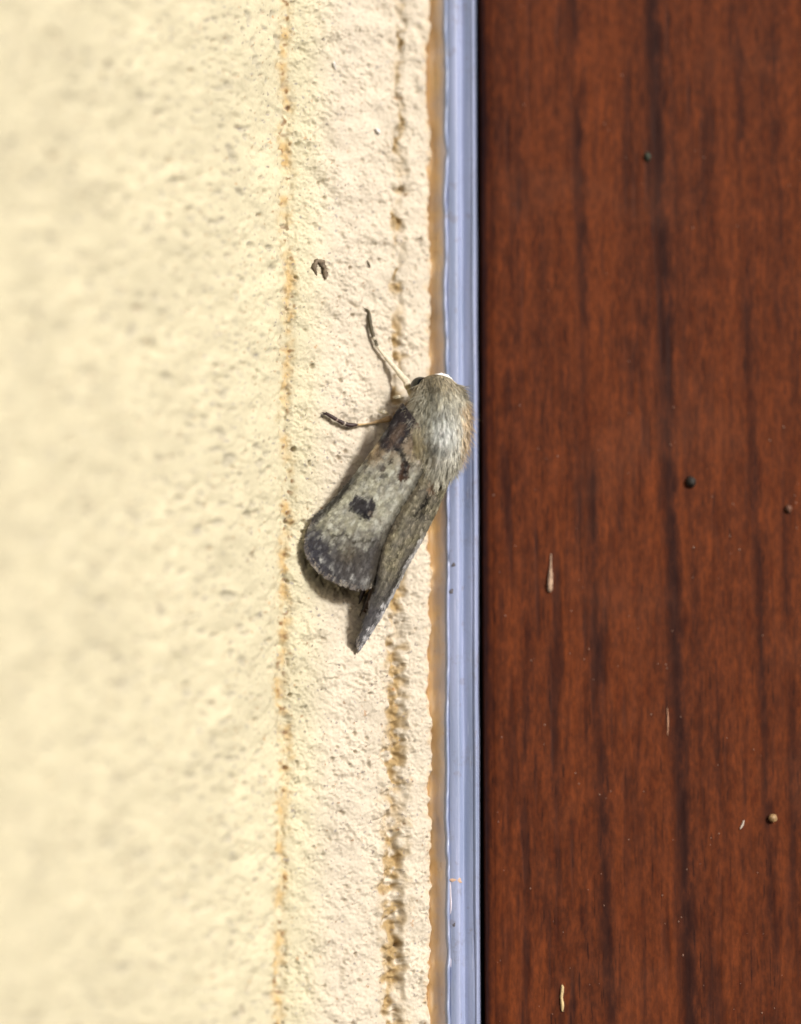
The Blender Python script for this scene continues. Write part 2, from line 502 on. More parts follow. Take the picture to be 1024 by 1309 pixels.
# ------------------------------------------------------------------ door panel
door = empty('door_panel', at(820, 654, 4) * [1, 1, 0] + [0, 0, ZLO], 'glossy dark reddish brown wood grain door panel right of the trim', 'door panel')
sweep('panel_face', smooth_prof([(615.0, 8.0), (616.3, 4.4), (618, 3.3), (622, 2.85), (629, 2.64), (640, 2.53), (700, 2.5), (1000, 2.5), (1420, 2.5), (1421, 8)], 6), M_WOOD, door, 0.6)
M_DARK = NT('gap_shade_dark'); M_DARK.set(Base_Color=lin((26, 28, 24)), Roughness=0.7)
sweep('gap_shade_strip', smooth_prof([(609.5, 7.2), (612, 6.2), (614, 6.0), (616, 6.2), (618, 7.2)], 4), M_DARK.m, door, 1.0)['label'] = 'near black strip deep in the gap standing for its shade'  # dark strip added where the gap is only in shade

# ------------------------------------------------------------------ moth
M_WING = attr_material('wing_scales', 0.82, 0.22, 5.0, 0.11, 0.00002)
M_FUR = attr_material('moth_hair', 0.7, 0.25, 3.0, 0.12)
M_BODY = attr_material('moth_body', 0.8, 0.2, 4.0, 0.25, 0.00004)
M_LEG = attr_material('leg_chitin', 0.5, 0.4, 6.0, 0.2)
M_EYE = NT('compound_eye'); M_EYE.set(Base_Color=lin((16, 18, 18)), Roughness=0.25)

moth = empty('moth', at(500, 700, wall_y(500)), 'grey brown furry moth resting head up on the plaster beside the trim', 'moth')

NZ = [fftnoise(520, 340, *b, 100 + i) for i, b in enumerate([(4, 10), (8, 22), (18, 60), (2.5, 5)])]
def nz(i, px, py):
    x = np.clip((np.asarray(px, float) - 330), 0, 338); yv = np.clip((np.asarray(py, float) - 370), 0, 518)
    return NZ[i][yv.astype(int), x.astype(int)]

def spline(pts, n):
    """arc-length-ish Catmull-Rom resample"""
    P = np.asarray(pts, float)
    S = smooth_prof(P, 24)
    d = np.concatenate([[0], np.cumsum(np.linalg.norm(np.diff(S[:, :2], axis=0), axis=1))])
    u = np.linspace(0, d[-1], n)
    return np.stack([np.interp(u, d, S[:, k]) for k in range(S.shape[1])], -1)

def coons(base, outer, costa, dors, nu, nv, bulge):
    """base/outer run over v, costa/dors over u; all columns px,py,y"""
    B, O = spline(base, nv), spline(outer, nv)
    C, E = spline(costa, nu), spline(dors, nu)
    u = np.linspace(0, 1, nu)[:, None, None]; v = np.linspace(0, 1, nv)[None, :, None]
    P = (1 - v) * C[:, None] + v * E[:, None] + (1 - u) * B[None] + u * O[None] \
        - ((1 - u) * (1 - v) * C[0] + (1 - u) * v * E[0] + u * (1 - v) * C[-1] + u * v * E[-1])
    P[..., 2] -= bulge(u[..., 0], v[..., 0])
    return P

def mixc(c, col, m):
    m = np.clip(m, 0, 1)[..., None]
    return c * (1 - m) + col * m

def seg_d(px, py, pts):
    """distance to a polyline"""
    d = np.full(np.shape(px), 1e9)
    for (x0, y0), (x1, y1) in zip(pts[:-1], pts[1:]):
        dx, dy = x1 - x0, y1 - y0
        t = np.clip(((px - x0) * dx + (py - y0) * dy) / (dx * dx + dy * dy), 0, 1)
        d = np.minimum(d, np.hypot(px - x0 - t * dx, py - y0 - t * dy))
    return d

def left_colour(px, py):
    n0, n1, n2 = nz(0, px, py), nz(1, px, py), nz(2, px, py)
    jx, jy = px + 1.0 * n1 + 0.5 * n0, py + 1.0 * nz(1, px + 40, py) + 0.5 * n0
    c = np.ones(np.shape(px) + (3,)) * lin((176, 170, 152))
    c = mixc(c, lin((196, 194, 180)), 0.5 + 0.3 * n1)
    # greenish / tan tints
    c = mixc(c, lin((170, 166, 138)), 0.35 * sstep(-0.2, 1.2, n2))
    # basal area browner
    c = mixc(c, lin((150, 128, 104)), 0.75 * (1 - sstep(560, 605, jy - 0.25 * (jx - 500))))
    c = mixc(c, lin((172, 142, 104)), 0.6 * np.exp(-((jx - 478) / 14) ** 2 - ((jy - 577) / 15) ** 2))
    # costal edge darker
    dc = seg_d(jx, jy, [(512, 515), (487, 560), (456, 604), (424, 640), (402, 660)])
    c = mixc(c, lin((84, 80, 74)), 0.85 * (1 - sstep(3, 13, dc)) * sstep(590, 620, jy))
    c = mixc(c, lin((188, 184, 160)), 0.5 * np.exp(-((dc - 14) / 4) ** 2) * sstep(590, 620, jy))
    # dark outer band with jagged inner edge
    zig = 6 * np.abs(((jx - 380) / 22.0) % 1.0 - 0.5)
    t = jy + 0.10 * (jx - 440) - zig - 3 * n1
    band = sstep(672, 712, t + 4 * n0 + 22 * sstep(430, 400, jx) + 10 * sstep(470, 480, jx))
    c = mixc(c, lin((92, 87, 86)), 0.92 * band)
    c = mixc(c, lin((80, 80, 90)), 0.7 * band * sstep(455, 400, jx))
    c = mixc(c, lin((132, 120, 96)), 0.55 * band * np.exp(-((jx - 448) / 14) ** 2 - ((jy - 705) / 13) ** 2))
    c = mixc(c, lin((90, 84, 72)), 0.7 * np.exp(-(seg_d(jx, jy, [(425, 684), (440, 680), (449, 689), (466, 690), (478, 692)]) / 2.2) ** 2))
    # veins inside the band
    vein = np.maximum.reduce([np.exp(-(seg_d(px, py, [(455 - 4 * k, 690), (470 - 15 * k, 748 - 2.2 * k * k)]) / 1.6) ** 2) for k in range(6)])
    c = mixc(c, lin((78, 72, 68)), 0.45 * vein * band)
    # margin: dark and pale dots
    dm = seg_d(px, py, [(402, 660), (391, 685), (388, 697), (395, 716), (412, 734), (435, 747), (458, 753), (479, 748)])
    ang = np.arctan2(py - 690, px - 445)
    c = mixc(c, lin((196, 190, 174)), 0.45 * (1 - sstep(2, 5, dm)) * sstep(0.2, 0.9, np.sin(ang * 24) + 0.4 * n1))
    c = mixc(c, lin((64, 60, 62)), 0.7 * np.exp(-((dm - 8) / 2.5) ** 2) * sstep(0.2, 0.9, np.sin(ang * 24 + 1.2)))
    for (x0, y0, r) in ((413, 714, 3.2), (424, 724, 3.4), (452, 737, 3.0), (466, 744, 4.0), (470, 739, 3.0), (440, 741, 2.5)):
        c = mixc(c, lin((206, 204, 196)), 0.85 * np.exp(-((jx - x0) / r) ** 2 - ((jy - y0 - 0.6 * (jx - x0)) / r) ** 2))
    # square dark spot, tilted
    q = math.radians(28)
    a = (jx - 465) * math.cos(q) + (jy - 645) * math.sin(q); b = -(jx - 465) * math.sin(q) + (jy - 645) * math.cos(q)
    sp = (1 - sstep(14, 16.5, np.abs(a) + 0.5 * n0)) * (1 - sstep(9.5, 11.5, np.abs(b) - 0.10 * a + 0.5 * n1))
    c = mixc(c, lin((66, 62, 66)), 0.95 * sp)
    c = mixc(c, lin((34, 33, 40)), 0.8 * sp * sstep(2, 10, b + 0.4 * a))
    c = mixc(c, lin((110, 80, 60)), 0.6 * np.exp(-((jx - 478) / 4) ** 2 - ((jy - 655) / 4) ** 2))
    c = mixc(c, lin((30, 30, 34)), 0.85 * np.exp(-(seg_d(jx, jy, [(447, 650), (458, 654), (466, 662), (474, 662)]) / 2) ** 2))
    c = mixc(c, lin((50, 46, 46)), 0.7 * np.exp(-(seg_d(jx, jy, [(464, 628), (474, 634), (479, 637)]) / 1.8) ** 2))
    # round spot and crescents further up
    ro = np.hypot(jx - 489, jy - 596)
    c = mixc(c, lin((108, 98, 92)), 0.8 * (1 - sstep(4, 7, ro)))
    c = mixc(c, lin((70, 66, 60)), 0.75 * np.exp(-(seg_d(jx, jy, [(480, 606), (487, 609), (497, 606)]) / 1.8) ** 2))
    c = mixc(c, lin((52, 44, 40)), 0.85 * np.exp(-(seg_d(jx, jy, [(499, 590), (501, 586)]) / 2.4) ** 2))
    # dart streak
    c = mixc(c, lin((82, 56, 38)), 0.95 * (1 - sstep(4, 6.5, seg_d(jx, jy, [(516, 608), (520, 592)]))))
    c = mixc(c, lin((26, 22, 22)), 0.95 * np.exp(-(seg_d(jx, jy, [(505, 565), (512, 575), (520, 588), (519, 604)]) / 2.6) ** 2))
    # dark shoulder patch with brown middle
    c = mixc(c, lin((62, 57, 66)), 0.92 * (1 - sstep(11, 19, seg_d(jx, jy, [(524, 528), (500, 560)]))))
    c = mixc(c, lin((130, 112, 98)), 0.8 * (1 - sstep(4, 9, seg_d(jx, jy, [(515, 545), (503, 565)]))))
    c = mixc(c, lin((36, 34, 44)), 0.9 * np.exp(-(seg_d(jx, jy, [(517, 521), (504, 533), (492, 556)]) / 4.0) ** 2))
    c = mixc(c, lin((204, 190, 160)), 0.7 * np.exp(-(seg_d(jx, jy, [(497, 545), (486, 565), (476, 580)]) / 2.2) ** 2) * sstep(0, 1, n1 + 0.6))
    # thin cross lines and veins
    for pts, wd_, st_, cl in (([(520, 516), (508, 528), (494, 552), (488, 562)], 2.6, 0.9, (28, 27, 36)),
                              ([(527, 534), (524, 548), (516, 560)], 3.4, 0.85, (54, 50, 62)),
                              ([(504, 562), (508, 572), (514, 576)], 1.7, 0.9, (36, 40, 46)),
                              ([(523, 552), (516, 566), (512, 578)], 2.0, 0.7, (48, 52, 58)),
                              ([(476, 580), (468, 592), (470, 600)], 1.8, 0.7, (60, 50, 46)),
                              ([(398, 668), (410, 656), (440, 626), (452, 612)], 2.0, 0.6, (66, 62, 58)),
                              ([(428, 690), (436, 684), (441, 679), (447, 688), (456, 691)], 1.6, 0.8, (72, 64, 54)),
                              ([(479, 690), (474, 700), (470, 712)], 2.2, 0.6, (60, 58, 50)),
                              ([(420, 655), (428, 668), (432, 678)], 1.4, 0.5, (76, 72, 66)),
([(470, 600), (478, 612), (492, 618), (506, 614), (517, 622)], 1.5, 0.6, (92, 84, 72)),
                              ([(432, 668), (440, 676), (452, 672), (462, 682), (476, 676)], 1.6, 0.45, (104, 96, 84)),
                              ([(486, 575), (492, 585), (503, 582)], 1.5, 0.6, (84, 74, 64)),
                              ([(540, 598), (512, 640), (492, 690)], 1.4, 0.45, (214, 208, 190)),
                              ([(500, 580), (470, 618), (446, 640), (430, 662)], 1.8, 0.45, (212, 210, 190)),
                              ([(478, 560), (440, 612), (412, 655)], 1.3, 0.5, (70, 64, 58)),
                              ([(402, 664), (408, 690), (426, 716)], 1.4, 0.4, (72, 68, 72)),
                              ([(415, 668), (424, 692), (440, 722)], 1.3, 0.4, (74, 68, 66)),
                              ([(520, 590), (530, 594), (541, 592)], 1.6, 0.7, (70, 62, 50))):
        c = mixc(c, lin(cl), st_ * np.exp(-(seg_d(jx, jy, pts) / wd_) ** 2) * sstep(-1.6, 0.2, n1))
    # scale rows: fine streaks running with the wing
    al = -0.46 * px + 0.89 * py; ac = 0.89 * px + 0.46 * py
    s1 = nz(0, 330 + (ac * 1.0) % 330, 370 + (al * 0.28 + 60) % 500); s2 = nz(1, 330 + (ac + 90) % 330, 370 + (al * 0.35) % 500)
    c = mixc(c, lin((72, 68, 68)), 0.34 * sstep(0.5, 1.7, s1) * sstep(560, 530, py - 0.3 * px + 140))
    c = mixc(c, lin((84, 82, 84)), 0.30 * sstep(0.3, 1.5, s2))
    c = mixc(c, lin((206, 204, 196)), 0.22 * sstep(0.6, 1.8, -s1))
    c = mixc(c, lin((96, 84, 76)), 0.18 * (1 - sstep(545, 600, jy + 0.4 * (jx - 500))))
    # fold line by the dorsum
    dd = seg_d(jx, jy, [(556, 578), (530, 628), (506, 664), (487, 705), (479, 748)])
    c = mixc(c, lin((78, 70, 56)), 0.7 * (1 - sstep(2, 12, dd)))
    c = c * (1 + 0.08 * n0 + 0.06 * n1)[..., None]
    c = 0.262 * (np.clip(c, 0.002, 1) / 0.40) ** 1.3 * np.array([0.93, 0.98, 1.08])
    return np.clip(c, 0.004, 1)

def right_colour(px, py):
    n0, n1, n2 = nz(0, px, py), nz(1, px, py), nz(2, px, py)
    jx, jy = px + 1.4 * n1, py + 1.4 * n0
    c = np.ones(np.shape(px) + (3,)) * lin((126, 121, 108))
    c = mixc(c, lin((146, 140, 118)), 0.4 + 0.35 * n2)
    dr = seg_d(jx, jy, [(556, 578), (535, 620), (510, 660), (490, 705), (477, 752)])
    c = mixc(c, lin((84, 74, 56)), 0.6 * (1 - sstep(1, 9, dr)))
    c = mixc(c, lin((42, 38, 34)), 0.9 * np.exp(-(seg_d(jx, jy, [(486, 695), (480, 735), (478, 755)]) / 5.0) ** 2))
    c = mixc(c, lin((16, 16, 18)), 0.97 * np.exp(-(seg_d(jx, jy, [(548, 632), (536, 657)]) / 4.0) ** 2))
    c = mixc(c, lin((70, 62, 50)), 0.6 * np.exp(-(seg_d(jx, jy, [(506, 655), (504, 668), (488, 700)]) / 3) ** 2))
    c = mixc(c, lin((150, 112, 84)), 0.5 * np.exp(-(seg_d(jx, jy, [(556, 610), (552, 625)]) / 5) ** 2))
    for k in range(5):                                    # veins along the wing
        o_ = 5 + 7 * k
        pts = [(560 + o_ * 0.5, 590), (524 + o_, 650 + k), (494 + o_, 712 + 3 * k), (474 + o_ * 0.35, 770 + 6 * k)]
        dv_ = seg_d(jx, jy, pts)
        c = mixc(c, lin((64, 58, 48)), 0.55 * np.exp(-(dv_ / 1.3) ** 2) * sstep(-1.2, 0.6, n2))
        c = mixc(c, lin((168, 160, 140)), 0.35 * np.exp(-((dv_ - 3) / 1.3) ** 2) * sstep(-0.5, 1.0, n1))
    low = sstep(720, 790, jy)
    c = mixc(c, lin((88, 87, 92)), 0.8 * low)
    dcx = seg_d(jx, jy, [(545, 680), (522, 722), (498, 768), (478, 803), (462, 828)])
    c = mixc(c, lin((186, 184, 180)), 0.8 * np.exp(-((dcx - 1.5) / 2.0) ** 2) * sstep(670, 690, jy) * (0.6 + 0.4 * sstep(-.5, .5, n1)))
    c = mixc(c, lin((48, 44, 44)), 0.75 * np.exp(-((dcx - 5.0) / 1.8) ** 2) * sstep(690, 715, jy) * (1 - sstep(750, 775, jy)))
    c = c * (1 + 0.12 * n0 + 0.08 * n1)[..., None]
    c = 0.10 * (np.clip(c, 0.002, 1) / 0.16) ** 1.35 * np.array([0.94, 0.98, 1.08])
    return np.clip(c, 0.004, 1)

def build_wing(name, P, colour, nflake, veins, label=None, seed=1, thick=0.05):
    """P (nu,nv,3) px,py,y patch -> solid wing with scales in one mesh"""
    r = np.random.default_rng(seed)
    nu, nv = P.shape[:2]
    G = P.copy()
    vv = np.linspace(0, 1, nv)[None, :]; uu = np.linspace(0, 1, nu)[:, None]
    rel = 0.035 * np.cos(vv * math.pi * veins * 2) * sstep(0.1, 0.5, uu)
    W = at(G[..., 0], G[..., 1], G[..., 2])
    du = np.gradient(W, axis=0); dv = np.gradient(W, axis=1)
    N = np.cross(du, dv); N /= np.linalg.norm(N, axis=-1, keepdims=True)
    if N[..., 1].mean() > 0: N = -N
    W = W + N * (rel + 0.008 * nz(1, G[..., 0], G[..., 1]))[..., None]
    C = colour(G[..., 0], G[..., 1])
    top = W.reshape(-1, 3); bot = (W - N * thick).reshape(-1, 3)
    f = grid_faces(nu, nv); nb = nu * nv
    # orientation check
    flip = np.dot(np.cross(W[1, 0] - W[0, 0], W[0, 1] - W[0, 0]), N[0, 0]) > 0
    ft = f[:, ::-1] if flip else f
    fb = (f if flip else f[:, ::-1]) + nb
    ring = np.concatenate([np.arange(nv), np.arange(1, nu) * nv + nv - 1, (nu - 1) * nv + np.arange(nv - 2, -1, -1), np.arange(nu - 2, 0, -1) * nv])
    fs = np.stack([ring, np.roll(ring, -1), np.roll(ring, -1) + nb, ring + nb], -1)
    V = [top, bot]; FC = [ft, fb, fs]; CC = [C.reshape(-1, 3)] * 2
    off = 2 * nb
    # scales
    iu = r.uniform(0, nu - 1.001, nflake); iv = r.uniform(0, nv - 1.001, nflake)
    a, b = iu.astype(int), iv.astype(int); fu, fv = (iu - a)[:, None], (iv - b)[:, None]
    def bl(A): return (A[a, b] * (1 - fu) + A[a + 1, b] * fu) * (1 - fv) + (A[a, b + 1] * (1 - fu) + A[a + 1, b + 1] * fu) * fv
    p = bl(W); n = bl(N); n /= np.linalg.norm(n, axis=1, keepdims=True)
    t = bl(du); t /= np.linalg.norm(t, axis=1, keepdims=True)
    s = np.cross(n, t)
    ja = r.normal(0, 0.25, nflake)[:, None]
    t2 = t * np.cos(ja) + s * np.sin(ja); s2 = np.cross(n, t2)
    ln = r.uniform(0.12, 0.30, nflake)[:, None]; wd = r.uniform(0.022, 0.045, nflake)[:, None]
    lift = r.uniform(0.004, 0.03, nflake)[:, None]
    q0 = p + n * 0.006 - s2 * wd * 0.6; q1 = p + n * 0.006 + s2 * wd * 0.6
    q2 = p + t2 * ln + n * lift + s2 * wd; q3 = p + t2 * ln + n * lift - s2 * wd
    FV = np.stack([q0, q1, q2, q3], 1).reshape(-1, 3)
    px = bl(G)
    fc = colour(px[:, 0], px[:, 1]) * np.clip(r.normal(1.0, 0.15, nflake), 0.6, 1.5)[:, None]
    V.append(FV); CC.append(np.repeat(fc, 4, 0))
    FC.append(np.arange(nflake * 4).reshape(-1, 4) + off); off += nflake * 4
    # fringe along the outer margin
    nf = 420
    iv = r.uniform(0, nv - 1.001, nf); b = iv.astype(int); fv = (iv - b)[:, None]
    e = W[-1, b] * (1 - fv) + W[-1, b + 1] * fv
    ed = (W[-1] - W[-8])[b]; ed /= np.linalg.norm(ed, axis=1, keepdims=True)
    nn = N[-1, b]; sd = np.cross(nn, ed)
    ed = ed + sd * r.normal(0, 0.15, nf)[:, None] - nn * r.uniform(-0.1, 0.25, nf)[:, None]
    ln = r.uniform(0.14, 0.34, nf)[:, None]
    lay = nn * r.uniform(-0.05, 0.01, nf)[:, None]
    q0 = e + lay - sd * 0.05 - ed * 0.1; q1 = e + lay + sd * 0.05 - ed * 0.1; q2 = e + lay + ed * ln + sd * 0.045; q3 = e + lay + ed * ln - sd * 0.045
    FV = np.stack([q0, q1, q2, q3], 1).reshape(-1, 3)
    pick = r.choice(3, nf, p=[0.5, 0.3, 0.2])
    fc = np.array([lin((112, 106, 102)), lin((150, 143, 132)), lin((84, 80, 82))])[pick] * r.uniform(0.8, 1.2, nf)[:, None]
    V.append(FV); CC.append(np.repeat(fc, 4, 0))
    FC.append(np.arange(nf * 4).reshape(-1, 4) + off)
    o = mesh_np(name, np.vstack(V), np.vstack(FC), M_WING, moth, np.vstack(CC))
    if label: o['label'] = label
    return o

yw = lambda x: float(wall_y(x))
LW = coons(base=[(514, 514, -3.5), (530, 535, -3.9), (545, 556, -4.1), (558, 576, -4.3)],
           outer=[(404, 659, -3.35), (395, 680, -3.45), (392, 696, -3.5), (398, 713, -3.5), (414, 731, -3.55), (436, 743, -3.6), (458, 750, -3.5), (478, 747, -3.3)],
           costa=[(514, 514, -3.5), (489, 557, -3.6), (456, 604, -3.55), (426, 639, -3.4), (404, 659, -3.35)],
           dors=[(558, 576, -4.3), (535, 620, -4.1), (510, 660, -3.85), (490, 705, -3.6), (478, 747, -3.3)],
           nu=230, nv=150, bulge=lambda u, v: 0.55 * np.sin(v * math.pi) * (1 - 0.35 * u) * np.ones_like(u))
build_wing('forewing', LW, left_colour, 15000, 4, 'broad grey forewing with dark square spot', 21)
RW = coons(base=[(556, 574, -4.45), (568, 580, -3.7), (577, 586, -3.0), (583, 592, -2.3)],
           outer=[(479, 750, -3.45), (473, 774, -2.9), (465, 798, -2.3), (459, 816, -1.9), (460, 831, -1.55)],
           costa=[(556, 574, -4.45), (534, 619, -4.25), (509, 659, -4.0), (489, 704, -3.75), (479, 750, -3.45)],
           dors=[(583, 592, -2.3), (566, 637, -1.95), (545, 681, -1.65), (522, 723, -1.4), (499, 768, -1.3), (479, 803, -1.35), (460, 831, -1.55)],
           nu=230, nv=90, bulge=lambda u, v: 0.35 * np.sin(v * math.pi) * np.ones_like(u))
build_wing('forewing', RW, right_colour, 10000, 3, 'narrow brown forewing seen edge on with black streak', 22)

# hindwing tucked under each forewing
def hind_colour(px, py):
    c = np.ones(np.shape(px) + (3,)) * lin((150, 122, 96))
    c = mixc(c, lin((84, 70, 60)), sstep(715, 765, py) * 0.8)
    return c * (1 + 0.12 * nz(0, px, py))[..., None]
def under(P, d, shrink, shift):
    Q = P[::2, ::2].copy(); Q[..., 2] += d
    c = Q.mean((0, 1)); Q[..., :2] = c[:2] + (Q[..., :2] - c[:2]) * shrink + np.array(shift)
    return Q
build_wing('hindwing', under(LW, 0.85, 0.80, (-4, 14)), hind_colour, 1500, 3, None, 23)
build_wing('hindwing', under(RW, 1.0, 0.80, (-8, -6)), hind_colour, 800, 3, None, 24)

# body: head, thorax and abdomen as one loft
AX = np.array([(557, 482, -2.3, 0.25), (557, 487, -2.4, 1.05), (558, 496, -2.5, 1.45), (560, 507, -2.6, 1.60), (561, 520, -2.7, 1.85), (560, 545, -2.75, 2.0),
               (555, 570, -2.7, 1.9), (547, 597, -2.5, 1.6), (528, 640, -1.9, 1.1), (506, 680, -1.5, 0.9), (488, 720, -1.4, 0.7), (474, 748, -1.5, 0.4), (468, 758, -1.5, 0.08)])
AXS = smooth_prof(AX, 5)
axp = at(AXS[:, 0], AXS[:, 1], AXS[:, 2]); axr = np.clip(AXS[:, 3], 0.05, 3)
axt = np.gradient(axp, axis=0); axt /= np.linalg.norm(axt, axis=1, keepdims=True)
dors0 = np.array([0.30, -0.95, 0.0])
axb = np.cross(axt, dors0); axb /= np.linalg.norm(axb, axis=1, keepdims=True)   # lateral
axd = np.cross(axb, axt); 
sgn = np.sign((axd * dors0).sum(1))[:, None]; axd *= sgn
def body_pt(i, phi):
    """phi 0 = dorsal, + towards +lateral"""
    i0 = np.clip(np.floor(i).astype(int), 0, len(axp) - 2); f = (i - i0)[:, None]
    g = lambda A: A[i0] * (1 - f) + A[i0 + 1] * f
    p, b, d, t = g(axp), g(axb), g(axd), g(axt); r = (axr[i0] * (1 - f[:, 0]) + axr[i0 + 1] * f[:, 0])[:, None]
    n = d * np.cos(phi)[:, None] + b * np.sin(phi)[:, None]
    return p + n * r, n, t, b
nr_, ns_ = len(axp), 28
ii = np.repeat(np.arange(nr_), ns_).astype(float); pp = np.tile(np.arange(ns_) / ns_ * 2 * math.pi, nr_)
bv, _, _, _ = body_pt(np.minimum(ii, nr_ - 1.0001), pp)
bf = []
for a in range(nr_ - 1):
    for b in range(ns_):
        bf.append((a * ns_ + b, a * ns_ + (b + 1) % ns_, (a + 1) * ns_ + (b + 1) % ns_, (a + 1) * ns_ + b))
bf.append(tuple(range(ns_ - 1, -1, -1))); bf.append(tuple(range((nr_ - 1) * ns_, nr_ * ns_)))
mesh_np('body', bv, bf, M_BODY, moth, np.ones((len(bv), 3)) * lin((120, 102, 76)))

def hair_mesh(P, Dr, Nn, ln, wd, colr, droop):
    """tapered three-sided hairs with one bend; arrays of n"""
    n = len(P)
    Dr = Dr / np.linalg.norm(Dr, axis=1, keepdims=True)
    s = np.cross(Dr, Nn); s /= np.linalg.norm(s, axis=1, keepdims=True) + 1e-9
    q = np.cross(s, Dr)
    mid = P + Dr * ln * 0.55
    D2 = Dr - Nn * droop; D2 /= np.linalg.norm(D2, axis=1, keepdims=True)
    tip = mid + D2 * ln * 0.5
    vs_ = []
    for c_, k in ((P, 1.0), (mid, 0.8)):
        for an in (0, 2.094, 4.189):
            vs_.append(c_ + (s * math.cos(an) + q * math.sin(an)) * wd * k)
    vs_.append(tip)
    V = np.stack(vs_, 1).reshape(-1, 3)
    base = np.arange(n)[:, None] * 7
    tri = []
    for k in range(3):
        m = (k + 1) % 3
        tri += [(k, m, 3 + m), (k, 3 + m, 3 + k), (3 + k, 3 + m, 6)]
    Fc = (base[:, None, :] + np.array(tri)[None]).reshape(-1, 3)
    C = np.repeat(colr, 7, 0).reshape(n, 7, 3).copy()
    C[:, :3] *= 0.62; C[:, 6] *= 1.2
    return V, Fc, C.reshape(-1, 3)

def to_px(P):
    r = P - CAM; dep = r @ fwd
    return 512 + r[:, 0] / dep * F, 654.5 - (r @ upv) / dep * F

def fur_colour(P, r):
    px, py = to_px(P)
    n = len(P)
    j = r.normal(0, 4, n); k = r.normal(0, 4, n)
    x, y_ = px + j, py + k
    c = np.ones((n, 3)) * lin((160, 156, 140))
    c = mixc(c, lin((206, 209, 205)), 0.95 * np.exp(-((x - 566) / 21) ** 2 - ((y_ - 556) / 30) ** 2))
    c = mixc(c, lin((168, 150, 110)), 0.65 * np.exp(-((x - 533) / 11) ** 2 - ((y_ - 572) / 22) ** 2))
    c = mixc(c, lin((190, 156, 112)), 0.5 * sstep(587, 597, x) * sstep(510, 524, y_))
    c = mixc(c, lin((146, 134, 110)), 0.7 * (1 - sstep(494, 512, y_)))
    c = mixc(c, lin((120, 104, 78)), 0.6 * (1 - sstep(520, 532, x)) * (1 - sstep(520, 545, y_)))
    c = mixc(c, lin((86, 84, 76)), 0.75 * np.exp(-(seg_d(x, y_, [(544, 492), (553, 499), (551, 504)]) / 6) ** 2))
    c = mixc(c, lin((92, 92, 86)), 0.55 * np.exp(-((x - 556) / 7) ** 2 - ((y_ - 528) / 9) ** 2))
    c = mixc(c, lin((84, 72, 56)), 0.8 * np.exp(-(seg_d(x, y_, [(552, 566), (553, 592)]) / 3.5) ** 2))
    c = mixc(c, lin((222, 216, 198)), 0.7 * np.exp(-(seg_d(x, y_, [(522, 594), (540, 594)]) / 3.5) ** 2))
    c = mixc(c, lin((222, 216, 204)), 0.6 * np.exp(-(seg_d(x, y_, [(557, 592), (570, 588), (578, 578)]) / 3.5) ** 2))
    return c * np.clip(r.normal(1.14, 0.24, n), 0.45, 1.8)[:, None] * np.array([0.98, 1.0, 1.03])

def clump(P, Dr, ln, k, amt, r):
    Dr = Dr / np.linalg.norm(Dr, axis=1, keepdims=True)
    tip = P + Dr * ln
    ci = r.choice(len(P), k, replace=False)
    own = np.argmin(((P[:, None] - P[ci][None]) ** 2).sum(-1), 1)
    sh = r.normal(0, 0.16, (k, 3)); stretch_ = r.uniform(0.8, 1.3, k)
    ct = P[ci] + Dr[ci] * ln[ci] * stretch_[:, None] + sh
    a = amt * r.uniform(0.6, 1.0, (len(P), 1))
    tip = tip * (1 - a) + ct[own] * a
    d = tip - P
    return d, np.linalg.norm(d, axis=1, keepdims=True), np.clip(r.normal(1, 0.24, k), 0.45, 1.5)[own][:, None]
r = np.random.default_rng(77)
n = 14000
ti = r.uniform(4, 36, n); ph = r.normal(0, 0.85, n); ph = np.clip(ph, -2.2, 2.2)
P, Nn, T, B = body_pt(ti, ph)
Dr = T * 1.0 + Nn * r.uniform(0.20, 0.50, n)[:, None] + r.normal(0, 0.16, (n, 3)) + B * (np.sin(ph) * 0.15)[:, None]
ln = (r.uniform(0.42, 0.9, n) * (0.55 + 0.55 * sstep(6, 18, ti)))[:, None]
cb = fur_colour(P + Dr * ln * 0.5, r)
Dr, ln, tint = clump(P, Dr, ln, 700, 0.45, r)
sets = [hair_mesh(P, Dr, Nn, ln, r.uniform(0.014, 0.026, n)[:, None], cb * tint, 0.35)]
# side tufts bristling past the outline
n = 2600
ti = r.uniform(8, 34, n); ph = r.choice([-1, 1], n) * r.normal(1.35, 0.28, n)
P, Nn, T, B = body_pt(ti, ph)
Dr = T * 0.9 + Nn * r.uniform(0.35, 1.0, n)[:, None] + r.normal(0, 0.28, (n, 3))
ln = r.uniform(0.5, 1.3, n)[:, None]
sets.append(hair_mesh(P, Dr, Nn, ln, r.uniform(0.011, 0.022, n)[:, None], fur_colour(P + Dr * ln * 0.6, r), 0.2))
def join_sets(sets):
    V, Fc, C, off = [], [], [], 0
    for v, f, c in sets:
        V.append(v); Fc.append(f + off); C.append(c); off += len(v)
    return np.vstack(V), np.vstack(Fc), np.vstack(C)
V, Fc, C = join_sets(sets)
tag(mesh_np('fur', V, Fc, M_FUR, moth, np.clip(C, 0, 0.9), smooth=False), 'thick pale grey and tan hair of the thorax', kind='stuff')
